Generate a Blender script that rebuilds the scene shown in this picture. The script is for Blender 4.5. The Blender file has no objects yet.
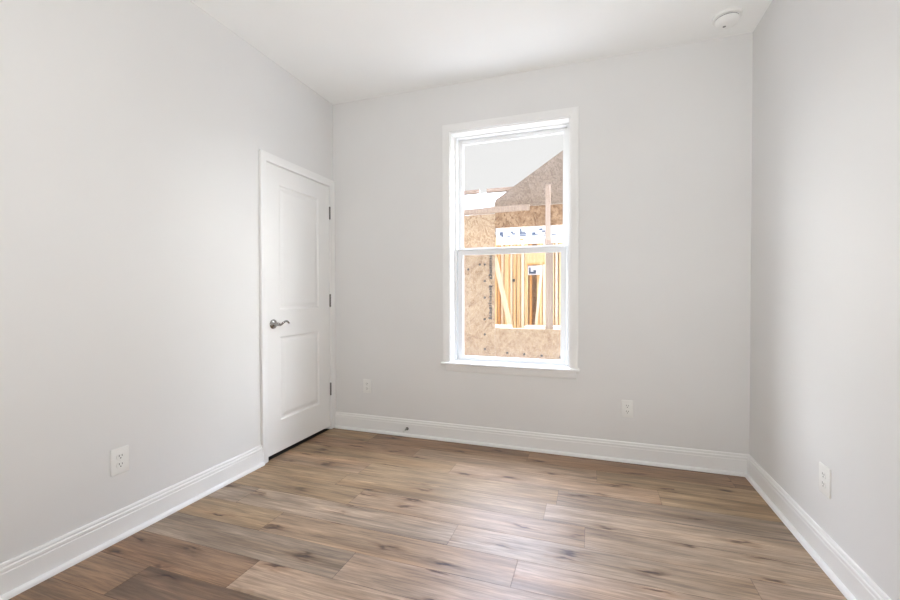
import bpy, bmesh, math, random
from mathutils import Vector, Matrix

# ------------------------------------------------------------------ camera, sky, sun, lamps, exposure
S = bpy.context.scene
C = S.collection
R = math.radians

# room: X right along the window wall, Y towards the window wall, Z up (metres)
XL, XR, YB, YR, H = -2.087, 0.931, 3.056, -0.85, 2.743

cam_data = bpy.data.cameras.new('camera')
cam = bpy.data.objects.new('camera', cam_data)
C.objects.link(cam)
cam_data.sensor_fit = 'HORIZONTAL'
cam_data.sensor_width = 36.0
cam_data.lens = 417.855 / 900 * 36.0
cam_data.clip_start = 0.02
yaw, pitch, roll = 0.328067, -0.0139843, 0.00146848
fwd = Vector((-math.sin(yaw) * math.cos(pitch), math.cos(yaw) * math.cos(pitch), math.sin(pitch)))
rgt = Vector((math.cos(yaw), math.sin(yaw), 0))
upv = rgt.cross(fwd)
rx = rgt * math.cos(roll) - upv * math.sin(roll)
ux = rgt * math.sin(roll) + upv * math.cos(roll)
cam.matrix_world = Matrix(((rx.x, ux.x, -fwd.x, 0), (rx.y, ux.y, -fwd.y, 0), (rx.z, ux.z, -fwd.z, 1.13505), (0, 0, 0, 1)))
S.camera = cam

S.view_settings.view_transform = 'Standard'
S.view_settings.look = 'None'
S.view_settings.gamma = 1
S.view_settings.use_curve_mapping = False
S.view_settings.exposure = 0.0
try:
    S.cycles.max_bounces = 14
    S.cycles.diffuse_bounces = 9
    S.cycles.transparent_max_bounces = 16
    S.cycles.sample_clamp_indirect = 6
except Exception:
    pass

SKY_BASE, G_SIDE, G_HIGH = 0.92, 26.5, 36.0
SUN_STRENGTH, SUN_COLOR = 5.0, (1.0, 0.95, 0.86)
FILL_W, FILL_COLOR = 43.0, (0.985, 0.997, 0.995)

w = bpy.data.worlds.new('sky')
S.world = w
w.use_nodes = True
nt = w.node_tree
nt.nodes.clear()
tc = nt.nodes.new('ShaderNodeTexCoord')
nrm = nt.nodes.new('ShaderNodeVectorMath'); nrm.operation = 'NORMALIZE'
nt.links.new(tc.outputs['Generated'], nrm.inputs[0])
sep = nt.nodes.new('ShaderNodeSeparateXYZ')
nt.links.new(nrm.outputs[0], sep.inputs[0])
def smooth(src, lo, hi):
    q = nt.nodes.new('ShaderNodeMapRange'); q.interpolation_type = 'SMOOTHSTEP'
    q.inputs['From Min'].default_value = lo; q.inputs['From Max'].default_value = hi
    nt.links.new(src, q.inputs['Value'])
    return q.outputs['Result']
# plain white haze low in front, brightness added out of view to both sides and high up at +Y to light the room
def mult(p, q):
    m_ = nt.nodes.new('ShaderNodeMath'); m_.operation = 'MULTIPLY'
    nt.links.new(p, m_.inputs[0]); nt.links.new(q, m_.inputs[1])
    return m_.outputs[0]
def blend(fac, prev, col):
    x_ = nt.nodes.new('ShaderNodeMix'); x_.data_type = 'RGBA'
    nt.links.new(fac, x_.inputs['Factor'])
    if prev is None: x_.inputs['A'].default_value = (SKY_BASE, SKY_BASE, SKY_BASE, 1)
    else: nt.links.new(prev, x_.inputs['A'])
    x_.inputs['B'].default_value = (*col, 1)
    return x_.outputs['Result']
ab = nt.nodes.new('ShaderNodeMath'); ab.operation = 'ABSOLUTE'
nt.links.new(sep.outputs['X'], ab.inputs[0])
front = smooth(sep.outputs['Y'], 0.05, 0.40)
above = smooth(sep.outputs['Z'], 0.0, 0.10)
side = mult(mult(smooth(ab.outputs[0], math.sin(R(28)), math.sin(R(50))), front), above)
high = mult(smooth(sep.outputs['Z'], math.sin(R(26)), math.sin(R(54))), front)
sky = blend(side, None, (G_SIDE * 0.98, G_SIDE, G_SIDE * 1.02))
sky = blend(high, sky, (G_HIGH * 0.80, G_HIGH * 0.93, G_HIGH * 1.24))
bg = nt.nodes.new('ShaderNodeBackground')
wo = nt.nodes.new('ShaderNodeOutputWorld')
nt.links.new(sky, bg.inputs['Color'])
nt.links.new(bg.outputs[0], wo.inputs['Surface'])

sun_d = bpy.data.lights.new('sun', 'SUN')
sun_d.energy = SUN_STRENGTH; sun_d.color = SUN_COLOR; sun_d.angle = R(1.2)
sun = bpy.data.objects.new('sun', sun_d); C.objects.link(sun)
sun.rotation_euler = Vector((-0.8, 0.2, -1.1)).to_track_quat('-Z', 'Y').to_euler()

fill_d = bpy.data.lights.new('unseen_fill_lamp', 'AREA')
fill_d.shape = 'RECTANGLE'; fill_d.size = 0.7; fill_d.size_y = 0.6; fill_d.spread = R(180)
fill_d.energy = FILL_W; fill_d.color = FILL_COLOR
fill = bpy.data.objects.new('unseen_fill_lamp', fill_d); C.objects.link(fill)
fill.location = (0.05, -0.45, 0.40)
fill.rotation_euler = (R(170), 0, 0)      # added unseen fill lamp, not daylight; shines up, the ceiling spreads it

# ------------------------------------------------------------------ materials
def new_mat(name):
    m = bpy.data.materials.new(name)
    m.use_nodes = True
    return m, m.node_tree, m.node_tree.nodes['Principled BSDF']

def plain(name, col, rough=0.5, metal=0.0, spec=0.5):
    m, t, b = new_mat(name)
    b.inputs['Base Color'].default_value = (*col, 1)
    b.inputs['Roughness'].default_value = rough
    b.inputs['Metallic'].default_value = metal
    b.inputs['Specular IOR Level'].default_value = spec
    return m

def painted(name, col, rough, bump=0.04, scale=220, var=0.012, spec=0.4):
    m, t, b = new_mat(name)
    g = t.nodes.new('ShaderNodeNewGeometry')
    n = t.nodes.new('ShaderNodeTexNoise'); n.inputs['Scale'].default_value = scale; n.inputs['Detail'].default_value = 3
    t.links.new(g.outputs['Position'], n.inputs['Vector'])
    bp = t.nodes.new('ShaderNodeBump'); bp.inputs['Strength'].default_value = bump; bp.inputs['Distance'].default_value = 0.002
    t.links.new(n.outputs['Fac'], bp.inputs['Height'])
    t.links.new(bp.outputs['Normal'], b.inputs['Normal'])
    n2 = t.nodes.new('ShaderNodeTexNoise'); n2.inputs['Scale'].default_value = 1.6; n2.inputs['Detail'].default_value = 2
    t.links.new(g.outputs['Position'], n2.inputs['Vector'])
    r = t.nodes.new('ShaderNodeValToRGB')
    r.color_ramp.elements[0].position = 0.3; r.color_ramp.elements[1].position = 0.7
    r.color_ramp.elements[0].color = (*[c * (1 - var) for c in col], 1)
    r.color_ramp.elements[1].color = (*[min(1, c * (1 + var)) for c in col], 1)
    t.links.new(n2.outputs['Fac'], r.inputs['Fac'])
    t.links.new(r.outputs['Color'], b.inputs['Base Color'])
    b.inputs['Roughness'].default_value = rough
    b.inputs['Specular IOR Level'].default_value = spec
    return m

M_WALL = painted('wall_paint', (0.758, 0.756, 0.751), 0.62, spec=0.3)
M_CEIL = painted('ceiling_paint', (0.91, 0.915, 0.905), 0.85, spec=0.2)
M_TRIM = painted('trim_paint', (0.85, 0.85, 0.845), 0.34, bump=0.01)
M_DOOR = painted('door_paint', (0.84, 0.84, 0.83), 0.4, bump=0.02)
M_VINYL = plain('window_vinyl', (0.83, 0.84, 0.84), 0.35)
M_PLASTIC = plain('white_plastic', (0.84, 0.84, 0.82), 0.35)
M_DARK = plain('dark_slot_gap_shade', (0.03, 0.03, 0.03), 0.6)
M_NICKEL = plain('satin_nickel', (0.36, 0.355, 0.345), 0.17, 1.0)
M_HINGE = plain('hinge_nickel', (0.20, 0.195, 0.185), 0.34, 1.0)
M_RUBBER = plain('white_rubber', (0.7, 0.7, 0.68), 0.6)
M_GREYMARK = plain('grey_vent', (0.22, 0.22, 0.22), 0.6)

def floor_mat():
    m, t, b = new_mat('oak_vinyl_planks')
    N, L = t.nodes, t.links
    uv = N.new('ShaderNodeUVMap'); uv.uv_map = 'plank_uv'
    tone = N.new('ShaderNodeAttribute'); tone.attribute_name = 'tone'
    seed = N.new('ShaderNodeAttribute'); seed.attribute_name = 'seed'
    # shift the pattern for every plank
    off = N.new('ShaderNodeVectorMath'); off.operation = 'SCALE'; off.inputs['Scale'].default_value = 40
    L.new(seed.outputs['Color'], off.inputs[0])
    base = N.new('ShaderNodeVectorMath'); base.operation = 'ADD'
    L.new(uv.outputs['UV'], base.inputs[0]); L.new(off.outputs[0], base.inputs[1])
    def noise(sx, sy, detail=4, rough=0.55, dist=0.0, src=base):
        mp = N.new('ShaderNodeMapping'); mp.inputs['Scale'].default_value = (sx, sy, 1)
        L.new(src.outputs[0], mp.inputs['Vector'])
        n = N.new('ShaderNodeTexNoise'); n.inputs['Scale'].default_value = 1
        n.inputs['Detail'].default_value = detail; n.inputs['Roughness'].default_value = rough
        n.inputs['Distortion'].default_value = dist
        L.new(mp.outputs[0], n.inputs['Vector'])
        return n
    def maprange(src, a, bb, c, d):
        r = N.new('ShaderNodeMapRange')
        for k, v in zip(('From Min', 'From Max', 'To Min', 'To Max'), (a, bb, c, d)):
            r.inputs[k].default_value = v
        L.new(src, r.inputs['Value'])
        return r.outputs['Result']
    def mul(a, bb):
        q = N.new('ShaderNodeMath'); q.operation = 'MULTIPLY'
        L.new(a, q.inputs[0]); L.new(bb, q.inputs[1])
        return q.outputs[0]
    patch = noise(1.7, 13, 3, 0.5, 0.6)            # broad colour drift along the plank
    grain = noise(5, 120, 5, 0.65, 0.4)            # fibre
    streak = noise(3.0, 60, 5, 0.68, 1.4)           # darker streaks
    f1 = maprange(patch.outputs['Fac'], 0.3, 0.7, 0.66, 1.30)
    f2 = maprange(grain.outputs['Fac'], 0.3, 0.7, 0.82, 1.13)
    f3 = maprange(streak.outputs['Fac'], 0.34, 0.60, 0.66, 1.10)
    swirl = noise(1.4, 24, 4, 0.62, 2.2)             # cathedral figure
    f4 = maprange(swirl.outputs['Fac'], 0.36, 0.62, 0.82, 1.13)
    f = mul(mul(mul(f1, f2), f3), f4)
    # knots: sparse, dragged along the grain
    mp = N.new('ShaderNodeMapping'); mp.inputs['Scale'].default_value = (3.4, 15, 1)
    wob = noise(9, 30, 2, 0.5)
    ws = N.new('ShaderNodeVectorMath'); ws.operation = 'SCALE'; ws.inputs['Scale'].default_value = 0.10
    L.new(wob.outputs['Color'], ws.inputs[0])
    wa = N.new('ShaderNodeVectorMath'); wa.operation = 'ADD'
    L.new(base.outputs[0], wa.inputs[0]); L.new(ws.outputs[0], wa.inputs[1])
    L.new(wa.outputs[0], mp.inputs['Vector'])
    vo = N.new('ShaderNodeTexVoronoi'); vo.voronoi_dimensions = '2D'; vo.inputs['Scale'].default_value = 1
    L.new(mp.outputs[0], vo.inputs['Vector'])
    sx = N.new('ShaderNodeSeparateColor'); L.new(vo.outputs['Color'], sx.inputs[0])
    pick = maprange(sx.outputs[0], 0.75, 0.79, 0.0, 1.0)
    kcore = maprange(vo.outputs['Distance'], 0.05, 0.19, 1.0, 0.0)
    khalo = maprange(vo.outputs['Distance'], 0.05, 0.42, 1.0, 0.0)
    knot = mul(kcore, pick); halo = mul(khalo, pick)
    # colour
    warm = N.new('ShaderNodeMix'); warm.data_type = 'RGBA'; warm.blend_type = 'MULTIPLY'
    L.new(tone.outputs['Color'], warm.inputs['A'])
    warm.inputs['B'].default_value = (0.84, 0.74, 0.63, 1)
    hue = noise(1.1, 7, 2, 0.5)
    L.new(maprange(hue.outputs['Fac'], 0.46, 0.68, 0.0, 0.7), warm.inputs['Factor'])
    sc = N.new('ShaderNodeVectorMath'); sc.operation = 'SCALE'
    L.new(warm.outputs['Result'], sc.inputs[0]); L.new(f, sc.inputs['Scale'])
    k1 = N.new('ShaderNodeMix'); k1.data_type = 'RGBA'; k1.blend_type = 'MULTIPLY'
    L.new(sc.outputs[0], k1.inputs['A']); k1.inputs['B'].default_value = (0.66, 0.56, 0.48, 1)
    L.new(halo, k1.inputs['Factor'])
    k2 = N.new('ShaderNodeMix'); k2.data_type = 'RGBA'; k2.blend_type = 'MULTIPLY'
    L.new(k1.outputs['Result'], k2.inputs['A']); k2.inputs['B'].default_value = (0.30, 0.24, 0.22, 1)
    L.new(knot, k2.inputs['Factor'])
    # dark micro-bevel round each plank
    su = N.new('ShaderNodeSeparateXYZ'); L.new(uv.outputs['UV'], su.inputs[0])
    edge = N.new('ShaderNodeAttribute'); edge.attribute_name = 'edge'
    em = N.new('ShaderNodeMix'); em.data_type = 'RGBA'; em.blend_type = 'MULTIPLY'
    L.new(k2.outputs['Result'], em.inputs['A']); em.inputs['B'].default_value = (0.55, 0.50, 0.47, 1)
    L.new(edge.outputs['Fac'], em.inputs['Factor'])
    L.new(em.outputs['Result'], b.inputs['Base Color'])
    L.new(maprange(grain.outputs['Fac'], 0.3, 0.7, 0.46, 0.36), b.inputs['Roughness'])
    b.inputs['Specular IOR Level'].default_value = 0.55
    bp = N.new('ShaderNodeBump'); bp.inputs['Strength'].default_value = 0.10; bp.inputs['Distance'].default_value = 0.001
    L.new(grain.outputs['Fac'], bp.inputs['Height']); L.new(bp.outputs['Normal'], b.inputs['Normal'])
    return m
M_FLOOR = floor_mat()

def osb_mat(name, c_lo, c_mid, c_hi):
    m, t, b = new_mat(name)
    N, L = t.nodes, t.links
    g = N.new('ShaderNodeTexCoord')
    cols = []
    for rot, sc in ((0.3, 9.0), (1.25, 11.0), (2.3, 8.0)):
        mp = N.new('ShaderNodeMapping'); mp.vector_type = 'TEXTURE'
        mp.inputs['Rotation'].default_value = (0, rot, 0)
        mp.inputs['Scale'].default_value = (4.2, 1, 1)
        L.new(g.outputs['Object'], mp.inputs['Vector'])
        v = N.new('ShaderNodeTexVoronoi'); v.inputs['Scale'].default_value = sc * 4
        L.new(mp.outputs[0], v.inputs['Vector'])
        s = N.new('ShaderNodeSeparateColor'); L.new(v.outputs['Color'], s.inputs[0])
        cols.append(s)
    a = N.new('ShaderNodeMix'); a.data_type = 'FLOAT'
    gt = N.new('ShaderNodeMath'); gt.operation = 'GREATER_THAN'; gt.inputs[1].default_value = 0.5
    L.new(cols[0].outputs[1], gt.inputs[0]); L.new(gt.outputs[0], a.inputs['Factor'])
    L.new(cols[0].outputs[0], a.inputs['A']); L.new(cols[1].outputs[0], a.inputs['B'])
    a2 = N.new('ShaderNodeMix'); a2.data_type = 'FLOAT'
    gt2 = N.new('ShaderNodeMath'); gt2.operation = 'GREATER_THAN'; gt2.inputs[1].default_value = 0.55
    L.new(cols[1].outputs[1], gt2.inputs[0]); L.new(gt2.outputs[0], a2.inputs['Factor'])
    L.new(a.outputs['Result'], a2.inputs['A']); L.new(cols[2].outputs[0], a2.inputs['B'])
    r = N.new('ShaderNodeValToRGB'); e = r.color_ramp.elements
    e[0].position = 0.0; e[0].color = (*c_lo, 1); e[1].position = 1.0; e[1].color = (*c_hi, 1)
    x = e.new(0.45); x.color = (*c_mid, 1)
    L.new(a2.outputs['Result'], r.inputs['Fac']); L.new(r.outputs['Color'], b.inputs['Base Color'])
    b.inputs['Roughness'].default_value = 0.8; b.inputs['Specular IOR Level'].default_value = 0.15
    return m
M_OSB = osb_mat('osb_sheathing', (0.245, 0.158, 0.092), (0.315, 0.220, 0.138), (0.375, 0.278, 0.180))
M_OSB_DARK = osb_mat('osb_weathered', (0.132, 0.073, 0.036), (0.224, 0.135, 0.076), (0.297, 0.198, 0.119))
M_OSB_GREY = osb_mat('osb_grey', (0.215, 0.172, 0.142), (0.275, 0.226, 0.190), (0.335, 0.283, 0.243))

def lumber_mat(name, c0, c1):
    m, t, b = new_mat(name)
    N, L = t.nodes, t.links
    g = N.new('ShaderNodeTexCoord')
    mp = N.new('ShaderNodeMapping'); mp.inputs['Scale'].default_value = (45, 45, 1.4)
    L.new(g.outputs['Object'], mp.inputs['Vector'])
    n = N.new('ShaderNodeTexNoise'); n.inputs['Scale'].default_value = 1; n.inputs['Detail'].default_value = 4
    L.new(mp.outputs[0], n.inputs['Vector'])
    r = N.new('ShaderNodeValToRGB'); e = r.color_ramp.elements
    e[0].position = 0.3; e[0].color = (*c0, 1); e[1].position = 0.7; e[1].color = (*c1, 1)
    L.new(n.outputs['Fac'], r.inputs['Fac']); L.new(r.outputs['Color'], b.inputs['Base Color'])
    b.inputs['Roughness'].default_value = 0.75; b.inputs['Specular IOR Level'].default_value = 0.2
    return m
M_STUD = lumber_mat('pine_stud', (0.673, 0.439, 0.196), (0.804, 0.617, 0.355))
M_STUD_PALE = lumber_mat('pale_pine', (0.781, 0.666, 0.476), (0.857, 0.781, 0.628))
M_STUD_DARK = lumber_mat('amber_pine', (0.586, 0.313, 0.117), (0.762, 0.450, 0.186))
M_WEATHER = lumber_mat('weathered_lumber', (0.233, 0.172, 0.130), (0.326, 0.249, 0.188))
M_BRACE = lumber_mat('tan_lumber', (0.288, 0.207, 0.152), (0.360, 0.285, 0.232))
M_WRAP = plain('white_wrap', (0.588, 0.595, 0.609), 0.6)
M_BLUE = plain('blue_print', (0.050, 0.070, 0.120), 0.6)
M_INK = plain('black_ink', (0.030, 0.024, 0.021), 0.7)
M_ORANGEINK = plain('ochre_print', (0.420, 0.252, 0.072), 0.6)
M_GROUND = painted('pale_ground', (0.76, 0.74, 0.70), 0.9, bump=0.3, scale=12, var=0.1)
M_SLAB = painted('pale_subfloor', (0.86, 0.82, 0.78), 0.8, var=0.03)
M_ROOFWRAP = painted('white_underlayment', (0.88, 0.88, 0.90), 0.7, bump=0.02, scale=3, var=0.02)

def glass_mat():
    m, t, b = new_mat('window_glass')
    N, L = t.nodes, t.links
    N.remove(b)
    out = N['Material Output']
    tr = N.new('ShaderNodeBsdfTransparent'); tr.inputs['Color'].default_value = (0.975, 0.975, 0.972, 1)
    gl = N.new('ShaderNodeBsdfGlossy'); gl.inputs['Roughness'].default_value = 0.02
    fr = N.new('ShaderNodeFresnel'); 
    ge = N.new('ShaderNodeNewGeometry')                  # same reflectance on both faces of the thin pane
    io = N.new('ShaderNodeMapRange'); io.inputs['To Min'].default_value = 1.35; io.inputs['To Max'].default_value = 1 / 1.35
    L.new(ge.outputs['Backfacing'], io.inputs['Value']); L.new(io.outputs['Result'], fr.inputs['IOR'])
    mx = N.new('ShaderNodeMixShader')
    L.new(fr.outputs[0], mx.inputs[0]); L.new(tr.outputs[0], mx.inputs[1]); L.new(gl.outputs[0], mx.inputs[2])
    L.new(mx.outputs[0], out.inputs['Surface'])
    return m
M_GLASS = glass_mat()

def screen_mat():
    m, t, b = new_mat('insect_mesh')
    N, L = t.nodes, t.links
    out = N['Material Output']
    b.inputs['Base Color'].default_value = (0.16, 0.16, 0.16, 1); b.inputs['Roughness'].default_value = 0.8
    tr = N.new('ShaderNodeBsdfTransparent')
    mx = N.new('ShaderNodeMixShader'); mx.inputs[0].default_value = 0.13
    L.new(tr.outputs[0], mx.inputs[1]); L.new(b.outputs[0], mx.inputs[2])
    L.new(mx.outputs[0], out.inputs['Surface'])
    return m
M_SCREEN = screen_mat()

# ------------------------------------------------------------------ mesh helpers
def box(bm, x0, x1, y0, y1, z0, z1, bev=0.0, seg=2):
    ret = bmesh.ops.create_cube(bm, size=1)
    vs = ret['verts']
    for v in vs:
        v.co = Vector(((x0 + x1) / 2 + v.co.x * (x1 - x0), (y0 + y1) / 2 + v.co.y * (y1 - y0), (z0 + z1) / 2 + v.co.z * (z1 - z0)))
    if bev > 0:
        es = {e for v in vs for e in v.link_edges}
        bmesh.ops.bevel(bm, geom=list(es), offset=bev, segments=seg, profile=0.5, affect='EDGES')

def bar(bm, p, q, wx, wy, hint=Vector((0, 1, 0))):
    """square-section bar from p to q"""
    p, q = Vector(p), Vector(q)
    d = (q - p); ln = d.length; d.normalize()
    a = d.cross(hint).normalized(); c = a.cross(d)
    vs = []
    for e in (p, q):
        for s, u in ((-1, -1), (1, -1), (1, 1), (-1, 1)):
            vs.append(bm.verts.new(e + a * s * wx / 2 + c * u * wy / 2))
    for f in ((3, 2, 1, 0), (4, 5, 6, 7), (0, 1, 5, 4), (1, 2, 6, 5), (2, 3, 7, 6), (3, 0, 4, 7)):
        bm.faces.new([vs[i] for i in f])

def lathe(bm, prof, origin, axis, n=32):
    """revolve (radius, height) pairs round axis at origin; closes both ends"""
    axis = Vector(axis).normalized()
    t = Vector((0, 0, 1)) if abs(axis.z) < 0.9 else Vector((1, 0, 0))
    a = axis.cross(t).normalized(); c = axis.cross(a)
    rings = []
    for r, h in prof:
        if r <= 1e-6:
            rings.append([bm.verts.new(Vector(origin) + axis * h)])
        else:
            rings.append([bm.verts.new(Vector(origin) + axis * h + (a * math.cos(k * 2 * math.pi / n) + c * math.sin(k * 2 * math.pi / n)) * r) for k in range(n)])
    for r0, r1 in zip(rings, rings[1:]):
        for k in range(n):
            k2 = (k + 1) % n
            if len(r0) == 1 and len(r1) == 1: continue
            if len(r0) == 1: bm.faces.new((r0[0], r1[k2], r1[k]))
            elif len(r1) == 1: bm.faces.new((r0[k], r0[k2], r1[0]))
            else: bm.faces.new((r0[k], r0[k2], r1[k2], r1[k]))
    if len(rings[0]) > 1: bm.faces.new(list(reversed(rings[0])))
    if len(rings[-1]) > 1: bm.faces.new(rings[-1])

def tube(bm, pts, radii, n=12, flat=1.0):
    pts = [Vector(p) for p in pts]
    rings = []
    for i, p in enumerate(pts):
        d = (pts[min(i + 1, len(pts) - 1)] - pts[max(i - 1, 0)]).normalized()
        a = d.cross(Vector((0, 0, 1)))
        if a.length < 1e-4: a = Vector((1, 0, 0))
        a.normalize(); c = a.cross(d)
        rings.append([bm.verts.new(p + (a * math.cos(k * 2 * math.pi / n) * flat + c * math.sin(k * 2 * math.pi / n)) * radii[i]) for k in range(n)])
    for r0, r1 in zip(rings, rings[1:]):
        for k in range(n):
            bm.faces.new((r0[k], r0[(k + 1) % n], r1[(k + 1) % n], r1[k]))
    bm.faces.new(list(reversed(rings[0]))); bm.faces.new(rings[-1])

def strip(bm, rings, closed_profile=True):
    """join successive profile rings (lists of points) into a moulding, capped at both ends"""
    vv = [[bm.verts.new(Vector(p)) for p in r] for r in rings]
    n = len(vv[0])
    for r0, r1 in zip(vv, vv[1:]):
        for k in range(n):
            bm.faces.new((r0[k], r0[(k + 1) % n], r1[(k + 1) % n], r1[k]))
    bm.faces.new(list(reversed(vv[0]))); bm.faces.new(vv[-1])

def obj(name, bm, mat, parent=None, smooth=False, loc=None):
    bmesh.ops.recalc_face_normals(bm, faces=bm.faces[:])
    me = bpy.data.meshes.new(name)
    if loc is not None:
        for v in bm.verts: v.co -= Vector(loc)
    bm.to_mesh(me); bm.free()
    if mat is not None: me.materials.append(mat)
    o = bpy.data.objects.new(name, me)
    C.objects.link(o)
    if loc is not None: o.location = loc
    if parent is not None:
        o.parent = parent
    if smooth:
        for p in me.polygons: p.use_smooth = True
        try: me.set_sharp_from_angle(angle=R(35))
        except Exception: pass
    return o

def rel(name, bm, mat, parent, smooth=False):
    """child built in world coordinates under a parent placed at parent.location"""
    root = parent
    base = Vector((0, 0, 0)); p = parent
    while p is not None:
        base += p.location; p = p.parent
    for v in bm.verts: v.co -= base
    return obj(name, bm, mat, parent, smooth)

def thing(name, loc, label=None, cat=None, group=None, kind=None):
    o = bpy.data.objects.new(name, None); C.objects.link(o)
    o.location = loc; o.empty_display_size = 0.05
    if label: o['label'] = label
    if cat: o['category'] = cat
    if group: o['group'] = group
    if kind: o['kind'] = kind
    return o

def B(): return bmesh.new()

def single(name, mat, fn, parent=None, smooth=False, kind=None):
    bm = B(); fn(bm)
    o = rel(name, bm, mat, parent, smooth) if parent is not None else obj(name, bm, mat, None, smooth)
    if kind: o['kind'] = kind
    return o

# ------------------------------------------------------------------ the room shell
WT = 0.204                                  # outside wall thickness
WX0, WX1, WZ0, WZ1 = -1.042, -0.146, 0.59, 2.378     # window opening
DY0, DY1, DZ = 2.262, 3.006, 2.046          # door opening (frame outside)

def f(bm):
    box(bm, XL - .16, WX0, YB, YB + WT, -.12, H + .02)
    box(bm, WX1, XR + .16, YB, YB + WT, -.12, H + .02)
    box(bm, WX0, WX1, YB, YB + WT, -.12, WZ0)
    box(bm, WX0, WX1, YB, YB + WT, WZ1, H + .02)
single('wall_back', M_WALL, f, kind='structure')
def f(bm):
    box(bm, XL - .16, XL, YR - .16, DY0, -.12, H + .02)
    box(bm, XL - .16, XL, DY1, YB, -.12, H + .02)
    box(bm, XL - .16, XL, DY0, DY1, DZ, H + .02)
single('wall_left', M_WALL, f, kind='structure')
single('wall_right', M_WALL, lambda bm: box(bm, XR, XR + .16, YR - .16, YB, -.12, H + .02), kind='structure')
single('wall_rear', M_WALL, lambda bm: box(bm, XL, XR, YR - .16, YR, -.12, H + .02), kind='structure')
single('wall_closet', M_WALL, lambda bm: box(bm, XL - .9, XL - .86, DY0 - .25, YB + WT, -.12, H + .02), kind='structure')
def f(bm):
    box(bm, XL - .86, XL - .16, DY0 - .29, DY0 - .25, -.12, H + .02)
    box(bm, XL - .86, XL - .16, YB, YB + WT, -.12, H + .02)
single('wall_closet_side', M_WALL, f, kind='structure')
single('ceiling', M_CEIL, lambda bm: box(bm, XL - .9, XR + .16, YR - .16, YB + WT, H, H + .25), kind='structure')

# floor: planks 178 mm wide and 1.22 m long running along X, one mesh with a colour per plank
rnd = random.Random(5)
PW, PL, Y0 = 0.1775, 1.22, 1.768
TAN, BROWN, DARK = (0.391, 0.266, 0.168), (0.308, 0.188, 0.111), (0.215, 0.133, 0.084)
GREIGE, OLIVE, PINK, ASH = (0.391, 0.287, 0.200), (0.347, 0.237, 0.137), (0.429, 0.304, 0.212), (0.341, 0.256, 0.185)
PAL = [TAN, BROWN, GREIGE, OLIVE, PINK, ASH, TAN, GREIGE]
# row number counts up towards the window wall; joint = x of one end joint; tones left to right
ROWS = {-5: (-1.30, [BROWN, DARK, TAN, GREIGE]), -4: (-1.746, [BROWN, DARK, PINK, GREIGE]),
        -3: (-1.340, [BROWN, PINK, GREIGE, GREIGE]), -2: (-0.98, [ASH, PINK, GREIGE, PINK]),
        -1: (-0.297, [OLIVE, TAN, PINK, ASH]), 0: (-0.62, [ASH, GREIGE, GREIGE, PINK]),
        1: (-0.03, [OLIVE, TAN, GREIGE, GREIGE]), 2: (-1.45, [OLIVE, OLIVE, GREIGE, ASH]),
        3: (-0.18, [TAN, OLIVE, ASH, ASH]), 4: (-0.86, [OLIVE, TAN, OLIVE, TAN]),
        5: (-1.19, [BROWN, TAN, OLIVE, BROWN]), 6: (-0.42, [OLIVE, BROWN, BROWN, BROWN]), 7: (-1.0, [BROWN, BROWN, DARK, BROWN])}  # rows nearest the window wall browner: its shade put into the tones
def build_floor():
    bm = B()
    uvl = bm.loops.layers.uv.new('plank_uv')
    tl = bm.loops.layers.float_color.new('tone')
    sl = bm.loops.layers.float_color.new('seed')
    el = bm.loops.layers.float_color.new('edge')
    XA, XZ = XL - .003, XR
    k0 = int(math.floor((YR - .16 - Y0) / PW)); k1 = int(math.ceil((YB - Y0) / PW))
    for k in range(k0, k1 + 1):
        ya, yb = Y0 + k * PW - PW * 0 , Y0 + (k + 1) * PW
        # row k covers [Y0 + k*PW, Y0 + (k+1)*PW]; ROWS is keyed by the same k
        if ya >= YB: continue
        ybc = min(yb, YB); yac = max(ya, YR - .16)
        joint, tones = ROWS.get(k, (rnd.uniform(-1.2, 0), [rnd.choice(PAL) for _ in range(4)]))
        x = joint
        while x > XL + .1: x -= PL
        i = 0
        while x > XA: x -= PL; i -= 1
        while x < XZ:
            a, c = max(x, XA), min(x + PL, XZ)
            col = tones[max(0, i) % len(tones)]
            j = rnd.uniform(.94, 1.06)
            col = (col[0] * j, col[1] * j, col[2] * j, 1)
            sd = (rnd.random(), rnd.random(), 0, 1)
            e = 0.0013
            xs = [a, a + e, c - e, c]; ys = [yac, yac + e, ybc - e, ybc]
            grid = [[bm.verts.new((xx, yy, -0.0006 if ii in (0, 3) or jj in (0, 3) else 0.0)) for ii, xx in enumerate(xs)] for jj, yy in enumerate(ys)]
            for jj in range(3):
                for ii in range(3):
                    fc = bm.faces.new((grid[jj][ii], grid[jj][ii + 1], grid[jj + 1][ii + 1], grid[jj + 1][ii]))
                    border = 0.0 if (ii == 1 and jj == 1) else 1.0
                    for lp in fc.loops:
                        lp[uvl].uv = (lp.vert.co.x - x, lp.vert.co.y - ya)
                        lp[tl] = col; lp[sl] = sd; lp[el] = (border, border, border, 1)
            x += PL; i += 1
    box(bm, XA, XZ, YR - .16, YB, -.12, -.002)
    o = obj('floor', bm, M_FLOOR)
    o['kind'] = 'structure'
build_floor()

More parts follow.
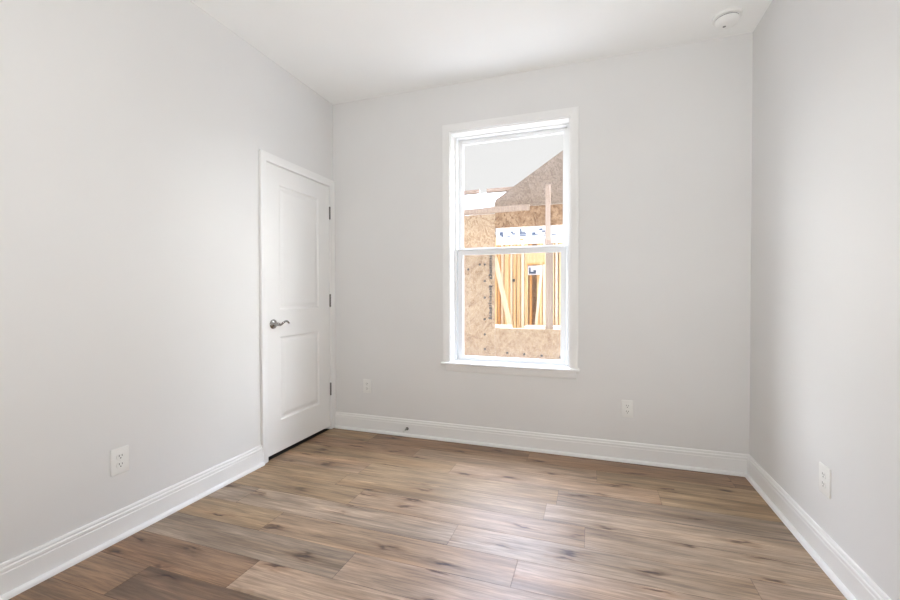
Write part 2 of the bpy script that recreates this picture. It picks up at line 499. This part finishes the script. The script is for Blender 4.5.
# ------------------------------------------------------------------ baseboards with shoe moulding
BASE = [(0, 0), (.0145, 0), (.0145, 0.0945), (.0125, 0.0965), (.0118, 0.1000), (.0145, 0.1020), (.0150, 0.1065), (.0140, 0.1130), (.0100, 0.1160),
        (.0090, 0.1195), (.0105, 0.1220), (.0100, 0.1275), (.0070, 0.1320), (0, 0.1325)]
SHOE = [(.0145, 0), (.0320, 0), (.0320, .006), (.0305, .0115), (.0270, .0160), (.0225, .0185), (.0145, .0195)]
def run(bm, prof, place, s0, s1, m0, m1):
    """moulding profile from s0 to s1 along a wall; m0/m1 = 1 for a mitre into an inner corner"""
    strip(bm, [[place(s0 + d * m0, d, z) for d, z in prof], [place(s1 - d * m1, d, z) for d, z in prof]])
pl_left = lambda s, d, z: (XL + d, s, z)
pl_back = lambda s, d, z: (s, YB - d, z)
pl_right = lambda s, d, z: (XR - d, s, z)
CAS_T = 0.016
for nm, place, s0, s1, m0, m1 in (('baseboard_left', pl_left, YR, 2.2185, 0, 0), ('baseboard_back', pl_back, XL + .0005, XR, 0, 1), ('baseboard_right', pl_right, YR, YB, 0, 1)):
    o = single(nm, M_TRIM, lambda bm: run(bm, BASE, place, s0, s1, m0, m1), smooth=True, kind='structure')
    a0 = s0 + (.018 if nm == 'baseboard_back' else 0)
    single('shoe_molding', M_TRIM, lambda bm: run(bm, SHOE, place, a0, s1, m0, m1), parent=o, smooth=True)

# ------------------------------------------------------------------ door in the left wall
door = thing('door_1', (XL, (DY0 + DY1) / 2, 0), label='white two-panel interior door with a satin nickel lever in the left wall', kind='structure')
single('under_door_shade', M_DARK, lambda bm: box(bm, XL - .16, XL - .003, DY0, DY1, -.12, -.006), door)  # near-black strip added as the shade in the gap under the leaf
single('floor_closet', M_DARK, lambda bm: box(bm, XL - .86, XL - .16, DY0 - .25, YB, -.12, -.006), kind='structure')  # closet floor coloured near-black for the same gap shade
# casing swept round three sides
CAS = [(0, 0), (0, .009), (.003, .0115), (.012, .012), (.030, .0135), (.040, .0165), (.050, .0175), (.056, .0165), (.0575, .013), (.0575, 0)]
def casing(bm, a0, a1, z0, z1, place):
    strip(bm, [[place(a0 - wd, t, z0) for wd, t in CAS], [place(a0 - wd, t, z1 + wd) for wd, t in CAS],
               [place(a1 + wd, t, z1 + wd) for wd, t in CAS], [place(a1 + wd, t, z0) for wd, t in CAS]])
LY0, LY1, LZ0, LZ1 = 2.2795, 2.9905, 0.027, 2.030        # leaf
rc = lambda s, t, z: (XL + t, s, z)
def f(bm):
    casing(bm, LY0 - .0045, LY1 + .0065, 0, LZ1 + .005, rc)
single('casing', M_TRIM, f, door, smooth=True)
def f(bm):
    box(bm, XL - .16, XL + .0005, DY0, LY0 - .003, 0, DZ)
    box(bm, XL - .16, XL + .0005, LY1 + .003, DY1, 0, DZ)
    box(bm, XL - .16, XL + .0005, LY0 - .003, LY1 + .003, LZ1 + .003, DZ)
    box(bm, XL - .055, XL - .043, LY0 - .003, LY0 + .009, 0, LZ1)
    box(bm, XL - .055, XL - .043, LY1 - .009, LY1 + .003, 0, LZ1)
    box(bm, XL - .055, XL - .043, LY0 - .003, LY1 + .003, LZ1 - .009, LZ1 + .003)
single('jamb', M_TRIM, f, door)
# leaf with two moulded panels
def f(bm):
    xf, xb = XL + .001, XL - .036
    py0, py1 = LY0 + .122, LY1 - .138
    P = [(py0, py1, 0.245, 0.838), (py0, py1, 1.026, 1.906)]
    ys = sorted({LY0, LY1, py0, py1}); zs = sorted({LZ0, LZ1} | {p[2] for p in P} | {p[3] for p in P})
    vd = {}
    def V(x, y, z):
        key = (round(x, 5), round(y, 5), round(z, 5))
        if key not in vd: vd[key] = bm.verts.new((x, y, z))
        return vd[key]
    for i in range(len(ys) - 1):
        for j in range(len(zs) - 1):
            q = (ys[i], ys[i + 1], zs[j], zs[j + 1])
            hole = any(abs(q[0] - p[0]) < 1e-6 and abs(q[1] - p[1]) < 1e-6 and abs(q[2] - p[2]) < 1e-6 and abs(q[3] - p[3]) < 1e-6 for p in P)
            if not hole:
                bm.faces.new((V(xf, q[0], q[2]), V(xf, q[1], q[2]), V(xf, q[1], q[3]), V(xf, q[0], q[3])))
            else:
                # rings: inset, depth
                rings = [(0, 0), (.004, -.0015), (.010, -.0075), (.016, -.0090), (.024, -.0090), (.030, -.0072), (.046, -.0030), (.052, -.0024)]
                prev = None
                for ins, dx in rings:
                    r = [V(xf + dx, q[0] + ins, q[2] + ins), V(xf + dx, q[1] - ins, q[2] + ins), V(xf + dx, q[1] - ins, q[3] - ins), V(xf + dx, q[0] + ins, q[3] - ins)]
                    if prev:
                        for k in range(4): bm.faces.new((prev[k], prev[(k + 1) % 4], r[(k + 1) % 4], r[k]))
                    prev = r
                bm.faces.new(prev)
    # back and edges
    c = [(LY0, LZ0), (LY1, LZ0), (LY1, LZ1), (LY0, LZ1)]
    bv = [V(xb, y, z) for y, z in c]
    bm.faces.new(bv)
    def edge_pts(a, b2):
        out = []
        for (y, z) in [(yy, zz) for yy in ys for zz in zs]:
            if a[0] == b2[0] == y or a[1] == b2[1] == z: out.append((y, z))
        out.sort(key=lambda p: (p[0] - a[0]) ** 2 + (p[1] - a[1]) ** 2)
        return out
    for k in range(4):
        a, b2 = c[k], c[(k + 1) % 4]
        front = [V(xf, y, z) for y, z in edge_pts(a, b2)]
        bm.faces.new(front + [bv[(k + 1) % 4], bv[k]])
leaf = single('door_leaf', M_DOOR, f, door)
# hinges: knuckle barrel with two leaves' edges
for hz in (1.814, 1.083, 0.340):
    def f(bm):
        y = LY1 + .0015
        n = 5; h = .102
        for k in range(n):
            z0 = hz - h / 2 + k * h / n
            lathe(bm, [(.0063, z0 + .0006), (.0066, z0 + .0012), (.0066, z0 + h / n - .0012), (.0063, z0 + h / n - .0006)], (XL + .0085, y, 0), (0, 0, 1), 14)
        lathe(bm, [(.0, hz - h / 2 - .004), (.0045, hz - h / 2 - .002), (.0050, hz - h / 2 + .0006)], (XL + .0085, y, 0), (0, 0, 1), 14)
        lathe(bm, [(.0050, hz + h / 2 - .0006), (.0045, hz + h / 2 + .002), (0, hz + h / 2 + .004)], (XL + .0085, y, 0), (0, 0, 1), 14)
        box(bm, XL - .02, XL + .008, y - .0012, y - .0004, hz - h / 2, hz + h / 2)
        box(bm, XL - .02, XL + .008, y + .0004, y + .0012, hz - h / 2, hz + h / 2)
    h_ = single('hinge', M_HINGE, f, door, smooth=True)
    h_['label'] = 'satin nickel hinge barrel'
# lever handle
hy, hz = 2.336, 0.930
handle = thing('lever_handle', (0, 0, 0))
handle.parent = door
handle.location = (0.001, hy - door.location.y, hz)
def f(bm):
    lathe(bm, [(.033, 0), (.0335, .003), (.031, .0075), (.026, .0105), (.018, .0125), (.0135, .016), (.012, .030), (.0118, .046), (.010, .050), (0, .051)], (XL + .001, hy, hz), (1, 0, 0), 36)
rose = single('rose', M_NICKEL, f, handle, smooth=True)
rose['label'] = 'round satin nickel rose'
def f(bm):
    pts, rad = [], []
    n = 22
    for k in range(n + 1):
        u = k / n
        y = hy - .008 + u * .114
        zz = hz + .004 - .010 * math.sin(u * 2.0 * math.pi) * (1 - .1 * u) + .004 * u
        xx = XL + .048 - .004 * math.sin(u * math.pi)
        if u > .86: zz -= (u - .86) * .06
        pts.append((xx, y, zz)); rad.append(.0092 * (1 - .30 * u) if 0 < k < n else .005)
    tube(bm, pts, rad, 12, flat=.75)
lev = single('lever', M_NICKEL, f, handle, smooth=True)
lev['label'] = 'wave-shaped satin nickel lever'
def f(bm):
    box(bm, XL - .02, XL + .0016, LY0 - .0022, LY0 - .0006, hz - .03, hz + .03)
single('latch_plate', M_HINGE, f, door)

# ------------------------------------------------------------------ window in the back wall
win = thing('window_1', ((WX0 + WX1) / 2, YB, 0.6), label='white single-hung window with a wide casing in the back wall', kind='structure')
rb = lambda s, t, z: (s, YB - t, z)
ST_T, ST_B = 0.612, 0.591
FY = YB + .094                                   # front of the vinyl frame
single('casing', M_TRIM, lambda bm: casing(bm, WX0 + .004, WX1 - .004, ST_T, WZ1 - .002, rb), win, smooth=True)
def f(bm):
    box(bm, WX0, WX0 + .010, YB - .0005, FY, ST_T, WZ1)
    box(bm, WX1 - .010, WX1, YB - .0005, FY, ST_T, WZ1)
    box(bm, WX0 + .010, WX1 - .010, YB - .0005, FY, WZ1 - .010, WZ1)
single('jamb', M_TRIM, f, win)
def f(bm):                                       # stool with horns and a rounded nose
    prof = [(YB, ST_B), (YB - .030, ST_B), (YB - .036, ST_B + .004), (YB - .038, ST_B + .0105), (YB - .036, ST_B + .017), (YB - .030, ST_T), (YB, ST_T)]
    strip(bm, [[(x, y, z) for y, z in prof] for x in (-1.103, -.083)])
    box(bm, WX0, WX1, YB, FY + .02, ST_B, ST_T)
single('stool', M_TRIM, f, win, smooth=True)
def f(bm):
    prof = [(0, .540), (.006, .540), (.009, .545), (.012, .553), (.0125, .568), (.015, .574), (.0155, .589), (.0145, ST_B), (0, ST_B)]
    strip(bm, [[(x, YB - t, z) for t, z in prof] for x in (-1.098 + .028, -.083 - .022)])
single('apron', M_TRIM, f, win, smooth=True)
# vinyl frame: ring of two steps
def ring(bm, x0, x1, z0, z1, wl, wt, wb, y0, y1):
    box(bm, x0, x0 + wl, y0, y1, z0, z1)
    box(bm, x1 - wl, x1, y0, y1, z0, z1)
    box(bm, x0 + wl, x1 - wl, y0, y1, z1 - wt, z1)
    box(bm, x0 + wl, x1 - wl, y0, y1, z0, z0 + wb)
A0, A1, AZ0, AZ1 = WX0 + .006, WX1 - .006, ST_B + .004, WZ1 - .004
def f(bm):
    ring(bm, A0, A1, AZ0, AZ1, .020, .014, .016, FY, YB + WT + .01)
    ring(bm, A0 + .004, A1 - .004, AZ0, AZ1 - .002, .026, .018, .018, FY + .058, YB + WT - .002)
    ring(bm, A0 + .002, A1 - .002, AZ0, AZ1 - .001, .0205, .0145, .0165, FY - .004, FY + .006)
single('frame', M_VINYL, f, win)
# lower sash (inner track)
LX0, LX1 = A0 + .0275, A1 - .0275
def f(bm):
    y0, y1 = FY + .012, FY + .046
    ring(bm, LX0, LX1, AZ0 + .016, 1.478, .036, .030, .030, y0, y1)
    ring(bm, LX0 + .034, LX1 - .034, AZ0 + .044, 1.450, .006, .006, .006, y0 + .008, y1 - .004)
    box(bm, LX0 - .003, LX1 + .003, y0 - .010, y1 + .004, 1.478, 1.490, .002)     # check-rail lip
    box(bm, LX0 + .1, LX1 - .1, y0 - .008, y0, AZ0 + .016, AZ0 + .026, .002)       # lift rail
single('lower_sash', M_VINYL, f, win)
single('glass_pane', M_GLASS, lambda bm: box(bm, LX0 + .038, LX1 - .038, FY + .026, FY + .030, AZ0 + .048, 1.446), win)
# upper sash (outer track)
def f(bm):
    y0, y1 = FY + .050, FY + .082
    ring(bm, A0 + .020, A1 - .020, 1.462, AZ1 - .016, .030, .024, .034, y0, y1)
    ring(bm, A0 + .048, A1 - .048, 1.494, AZ1 - .038, .008, .008, .008, y0 + .008, y1 - .004)
single('upper_sash', M_VINYL, f, win)
single('glass_pane', M_GLASS, lambda bm: box(bm, A0 + .052, A1 - .052, FY + .062, FY + .066, 1.498, AZ1 - .042), win)
single('insect_screen', M_SCREEN, lambda bm: box(bm, A0 + .022, A1 - .022, YB + WT - .004, YB + WT - .003, AZ0 + .018, 1.475), win)

# ------------------------------------------------------------------ wall outlets
def outlet(loc, rz, label, pw=.080, ph=.122):
    """duplex outlet facing local -Y"""
    t = thing('wall_outlet', loc, label, 'outlet', 'white duplex outlets low on the walls')
    t.rotation_euler.z = rz
    bm = B(); box(bm, -pw / 2, pw / 2, -.0065, 0, -ph / 2, ph / 2, .0028, 3)
    obj('cover_plate', bm, M_PLASTIC, t, smooth=True)
    for s in (1, -1):
        bm = B()
        zc = s * .0195
        pts = []
        for k in range(28):
            a = 2 * math.pi * k / 28
            pts.append((max(-.0168, min(.0168, .0178 * math.cos(a))), zc + max(-.0135, min(.0135, .0165 * math.sin(a)))))
        fr = [bm.verts.new((x, -.0088, z)) for x, z in pts]; bk = [bm.verts.new((x * 1.03, -.006, zc + (z - zc) * 1.03)) for x, z in pts]
        bm.faces.new(fr)
        for k in range(28): bm.faces.new((fr[k], bk[k], bk[(k + 1) % 28], fr[(k + 1) % 28]))
        so = obj('socket', bm, M_PLASTIC, t)
        for sx, hh in ((-.0064, .0088), (.0064, .0074)):
            bm = B(); box(bm, sx - .0012, sx + .0012, -.0091, -.0080, zc + .001 - .0005, zc + .001 + hh)
            obj('slot', bm, M_DARK, so)
        bm = B(); lathe(bm, [(.0027, .0080), (.0027, .0091)], (0, 0, zc - .0068), (0, -1, 0), 12)
        obj('ground_hole', bm, M_DARK, so)
    bm = B(); lathe(bm, [(.0034, .006), (.0034, .0074), (.0022, .0080), (0, .0081)], (0, 0, 0), (0, -1, 0), 14)
    obj('screw', bm, M_PLASTIC, t, smooth=True)
    return t
outlet((XL, 1.339, .3615), R(90), 'white duplex outlet on the left wall, the one nearest the camera left of the door')
outlet((-1.766, YB, .372), 0, 'white outlet on the back wall between the door and the window', .074, .116)
outlet((.227, YB, .357), 0, 'white duplex outlet on the back wall to the right of the window', .076, .118)
outlet((XR, 2.160, .352), R(-90), 'white duplex outlet on the right wall above its baseboard', .086, .122)

# ------------------------------------------------------------------ smoke detector, door stop
sd = thing('smoke_detector', (0.733, 2.826, H), 'round white smoke detector on the ceiling near the right back corner', 'smoke detector')
def f(bm): lathe(bm, [(.074, 0), (.0745, .004), (.073, .016), (.069, .0185), (.060, .019)], (0.733, 2.826, H), (0, 0, -1), 48)
single('mounting_ring', M_PLASTIC, f, sd, smooth=True)
def f(bm): lathe(bm, [(.0565, .016), (.0565, .0225), (.0605, .024), (.0605, .032), (.057, .044), (.049, .0515), (.030, .0555), (0, .056)], (0.733, 2.826, H), (0, 0, -1), 48)
single('sensor_dome', M_PLASTIC, f, sd, smooth=True)
def f(bm): lathe(bm, [(.0585, .0185), (.0585, .0230)], (0.733, 2.826, H), (0, 0, -1), 48)
single('vent_gap', M_GREYMARK, f, sd)
def f(bm): lathe(bm, [(.0085, .048), (.0085, .0568), (.006, .0577), (0, .058)], (.722, 2.834, H), (0, 0, -1), 20)
b_ = single('test_button', M_GREYMARK, f, sd, smooth=True); b_['label'] = 'small grey test button'

dsx, dsz = -1.398, .060
st = thing('door_stop', (dsx, YB - .0145, dsz), 'small nickel door stop on the back baseboard right of the door', 'door stop')
def f(bm):
    lathe(bm, [(.0125, 0), (.0125, .003), (.009, .006), (.0050, .008), (.0048, .056), (.0048, .058)], (dsx, YB - .0145, dsz), (0, -1, 0), 20)
single('rod', M_HINGE, f, st, smooth=True)
def f(bm): lathe(bm, [(.0075, .056), (.0082, .060), (.0082, .070), (.0065, .0735), (0, .074)], (dsx, YB - .0145, dsz), (0, -1, 0), 20)
t_ = single('bumper', M_RUBBER, f, st, smooth=True); t_['label'] = 'white rubber tip'

# ------------------------------------------------------------------ outside: ground and the house under construction
single('ground', M_GROUND, lambda bm: box(bm, -14, 12, YB + WT + .02, 26, -.45, -.30), kind='structure')

YN = 6.4
house = thing('house_under_construction', (-1.0, YN, -.30), 'wood-framed house under construction with bare sheathing, seen through the window', 'house')
def part(name, mat, fn, parent=None, **k): return single(name, mat, fn, parent or house, **k)
OX0, OX1, OZ0, OZ1 = -1.436, 0.42, 0.605, 2.165          # window opening of that house
T = .012
wall_panel = part('sheathing_panel', M_OSB, lambda bm: box(bm, -2.66, OX0 - .002, YN, YN + T, -.25, 2.385))
part('sheathing_panel', M_OSB, lambda bm: box(bm, -3.9, -2.665, YN, YN + T, -.25, 2.385))
part('sheathing_panel', M_OSB, lambda bm: box(bm, -5.2, -3.905, YN, YN + T, -.25, 2.385))
sill_panel = part('sheathing_panel', M_OSB, lambda bm: box(bm, OX0 + .002, OX1, YN, YN + T, -.25, OZ0))
part('sheathing_panel', M_OSB, lambda bm: box(bm, OX1 + .002, 3.2, YN, YN + T, -.25, 2.46))
part('header_panel', M_OSB_DARK, lambda bm: box(bm, OX0 + .002, OX1, YN, YN + T, OZ1, 2.470))
part('top_plate', M_WEATHER, lambda bm: bar(bm, (-5.2, YN - .01, 2.395), (-.90, YN - .01, 2.446), .085, .07, Vector((0, 1, 0))))
# nails in the sheathing
def nails(panel, pts):
    for x, z in pts:
        part('nail', M_INK, lambda bm: lathe(bm, [(.019, -.004), (.019, .002), (.010, .004)], (x, YN, z), (0, -1, 0), 10), panel)
nails(wall_panel, [(-1.60, 1.60), (-1.68, 1.60), (-1.60, 1.34), (-1.60, 1.08), (-1.60, .74), (-1.60, .50), (-1.60, .27), (-1.87, 1.53)])
nails(sill_panel, [(-1.245, .225), (-.98, .215), (-.72, .205), (-.45, .195), (-.72, .09)])
# stamped vertical marking at the sheet's edge (illegible at this distance)
r2 = random.Random(3)
def stamp(z0, z1):
    def f(bm):
        z = z1
        while z > z0:
            hgt = r2.uniform(.018, .036)
            x = -1.505 + r2.uniform(-.006, .006)
            wd = r2.choice((.016, .024, .034))
            box(bm, x - wd, x + wd * r2.uniform(.2, 1), YN - .0015, YN, z - hgt, z)
            if r2.random() < .6: box(bm, x + .012, x + .022, YN - .0015, YN, z - hgt * 1.4, z)
            z -= hgt + r2.uniform(.006, .016)
    part('stamp_mark', M_INK, f, wall_panel)
stamp(1.37, 1.74); stamp(.76, 1.27)
# white sheet with blue print hung across the upper opening
sheet = part('wrap_sheet', M_WRAP, lambda bm: box(bm, OX0 + .004, OX1, YN + .05, YN + .056, 1.905, 2.165))
for x, z, ww, hh in ((-1.345, 2.075, .05, .055), (-1.33, 2.04, .03, .03), (-1.18, 2.09, .03, .03), (-1.15, 2.065, .05, .02), (-1.23, 2.03, .045, .014),
                         (-1.045, 2.105, .022, .075), (-1.01, 2.06, .10, .02), (-1.01, 2.085, .07, .018), (-1.01, 2.035, .10, .016),
                         (-.845, 2.06, .05, .03), (-.83, 2.035, .09, .016), (-.74, 2.115, .05, .025), (-.70, 2.085, .05, .02), (-.665, 2.055, .03, .02), (-.67, 2.025, .06, .012),
                         (-.545, 2.03, .06, .012), (-.37, 2.035, .04, .014), (-.28, 2.035, .03, .014), (-.12, 2.06, .1, .03), (.1, 2.07, .05, .05)):
    part('blue_mark', M_BLUE, lambda bm: box(bm, x - ww / 2, x + ww / 2, YN + .0475, YN + .0505, z - hh / 2, z + hh / 2), sheet)
def f(bm): box(bm, -1.06, -1.0, YN + .0475, YN + .0505, 1.965, 1.985); box(bm, -.99, -.96, YN + .0475, YN + .0505, 1.935, 1.945)
part('ochre_print', M_ORANGEINK, f, sheet)
part('post', M_BRACE, lambda bm: box(bm, -.660, -.590, YN - .06, YN - .022, 1.935, 2.755))
part('post', M_BRACE, lambda bm: box(bm, -.675, -.585, YN - .019, YN - .002, 1.880, 1.96))
part('weathered_stud', M_WEATHER, lambda bm: box(bm, -.668, -.560, YN + .06, YN + .10, OZ0 - .005, 1.90))
# rough sill and subfloor
part('rough_sill', M_STUD_PALE, lambda bm: box(bm, OX0, OX1, YN + T, YN + .10, OZ0 - .05, OZ0 - .003))
part('subfloor', M_SLAB, lambda bm: box(bm, -5.2, 3.2, YN + T, 10.2, -.05, 0.03))
# pale slab of materials stacked on the floor behind the sill, top just above sill height
part('white_bundle', M_SLAB, lambda bm: box(bm, -2.2, -1.32, 6.9, 7.25, .03, .598))
part('white_bundle', M_SLAB, lambda bm: box(bm, -1.06, -.76, 6.9, 7.25, .03, .602))
part('white_bundle', M_SLAB, lambda bm: box(bm, -.64, .4, 6.9, 7.25, .03, .604))
# interior partition studs (2x4s on edge and flat)
YP = 7.6
STUDS = [(-1.635, .035, M_STUD_DARK), (-1.575, .04, M_STUD_PALE), (-1.49, .07, M_STUD), (-1.405, .034, M_STUD_PALE), (-1.345, .036, M_STUD),
         (-1.265, .05, M_STUD), (-1.195, .05, M_STUD_PALE), (-1.135, .05, M_STUD), (-.87, .045, M_STUD), (-.815, .04, M_STUD_PALE), (-.66, .034, M_STUD), (-.60, .04, M_STUD_PALE), (-.52, .05, M_STUD),
         (-.40, .04, M_STUD), (-.20, .04, M_STUD), (.02, .04, M_STUD), (.26, .04, M_STUD), (-1.95, .04, M_STUD), (-2.3, .04, M_STUD), (.66, .04, M_STUD)]
for i, (x, wd, mt) in enumerate(STUDS):
    part('stud', mt, lambda bm: box(bm, x - wd / 2, x + wd / 2, YP + (.02 if i % 2 else 0), YP + .09, .03, 2.40))
part('header', M_STUD, lambda bm: box(bm, -1.11, -.80, YP + .005, YP + .085, 1.70, 1.95))
part('header', M_STUD_DARK, lambda bm: box(bm, -1.11, -.80, YP + .004, YP + .086, 1.665, 1.70))
part('partition_plate', M_STUD, lambda bm: box(bm, -3.2, 2.2, YP, YP + .09, 2.40, 2.48))
part('diagonal_brace', M_STUD_PALE, lambda bm: bar(bm, (-1.70, YP - .03, 1.80), (-1.40, YP - .03, .48), .085, .038, Vector((0, 1, 0))))
part('diagonal_brace', M_STUD_PALE, lambda bm: bar(bm, (-.86, YP - .03, 1.50), (-.955, YP - .03, .55), .045, .03, Vector((0, 1, 0))))
lab = part('paper_notice', M_WRAP, lambda bm: box(bm, -1.10, -.84, YP - .008, YP - .003, 1.48, 1.645))
def f(bm):
    box(bm, -1.08, -1.05, YP - .0095, YP - .0075, 1.50, 1.61); box(bm, -1.06, -.955, YP - .0095, YP - .0075, 1.50, 1.535); box(bm, -1.0, -.955, YP - .0095, YP - .0075, 1.53, 1.565)
part('printed_mark', M_BLUE, f, lab)
part('hanging_cord', M_INK, lambda bm: tube(bm, [(-1.302, YP - .03, 2.3), (-1.303, YP - .03, 1.2), (-1.298, YP - .03, .5)], [.005] * 3, 8))
part('switch_box', M_DARK, lambda bm: box(bm, -1.375, -1.335, YP - .02, YP + .01, 1.36, 1.41))
# far partition: row of amber studs and sheathing behind
YF = 9.2
for i in range(26):
    x = -3.0 + i * .155
    part('far_stud', M_STUD_DARK if i % 3 else M_STUD, lambda bm: box(bm, x, x + .045, YF, YF + .09, .03, 2.4))
part('far_sheathing', M_OSB, lambda bm: box(bm, -5.2, 3.2, 10.1, 10.12, -.1, 2.6))

# gable wall of the next roof, built with its sheathing, rake and hidden framing depth
GY = 9.0
def f(bm):
    x0, z0, s = -2.02, 3.19, .646
    xa = 1.1
    pts = [(x0, 2.5), (x0, z0), (xa, z0 + (xa - x0) * s), (xa + (xa - x0), z0), (xa + (xa - x0), 2.5)]
    fr = [bm.verts.new((x, GY, z)) for x, z in pts]; bk = [bm.verts.new((x, GY + 3.0, z)) for x, z in pts]
    bm.faces.new(fr); bm.faces.new(list(reversed(bk)))
    for k in range(5): bm.faces.new((fr[k], bk[k], bk[(k + 1) % 5], fr[(k + 1) % 5]))
gable = part('gable_wall', M_OSB_GREY, f)
part('string_line', M_WRAP, lambda bm: tube(bm, [(-1.2, GY - .02, 3.00), (3, GY - .02, 3.02)], [.012, .012], 6))
# low roof covered in white underlayment on the left, with loose boards along its ridge
def f(bm):
    p = [(-6.5, YN + .4, 2.44), (-2.03, YN + .4, 2.44), (-2.03, 12.0, 4.10), (-6.5, 12.0, 4.10)]
    a = [bm.verts.new(q) for q in p]; b2 = [bm.verts.new((x, y, z - .06)) for x, y, z in p]
    bm.faces.new(a); bm.faces.new(list(reversed(b2)))
    for k in range(4): bm.faces.new((a[k], b2[k], b2[(k + 1) % 4], a[(k + 1) % 4]))
part('low_roof', M_ROOFWRAP, f)
for xa, xb in ((-4.6, -3.15), (-2.92, -2.05)):
    part('ridge_board', M_BRACE, lambda bm: box(bm, xa, xb, 11.9, 12.04, 4.09, 4.20))
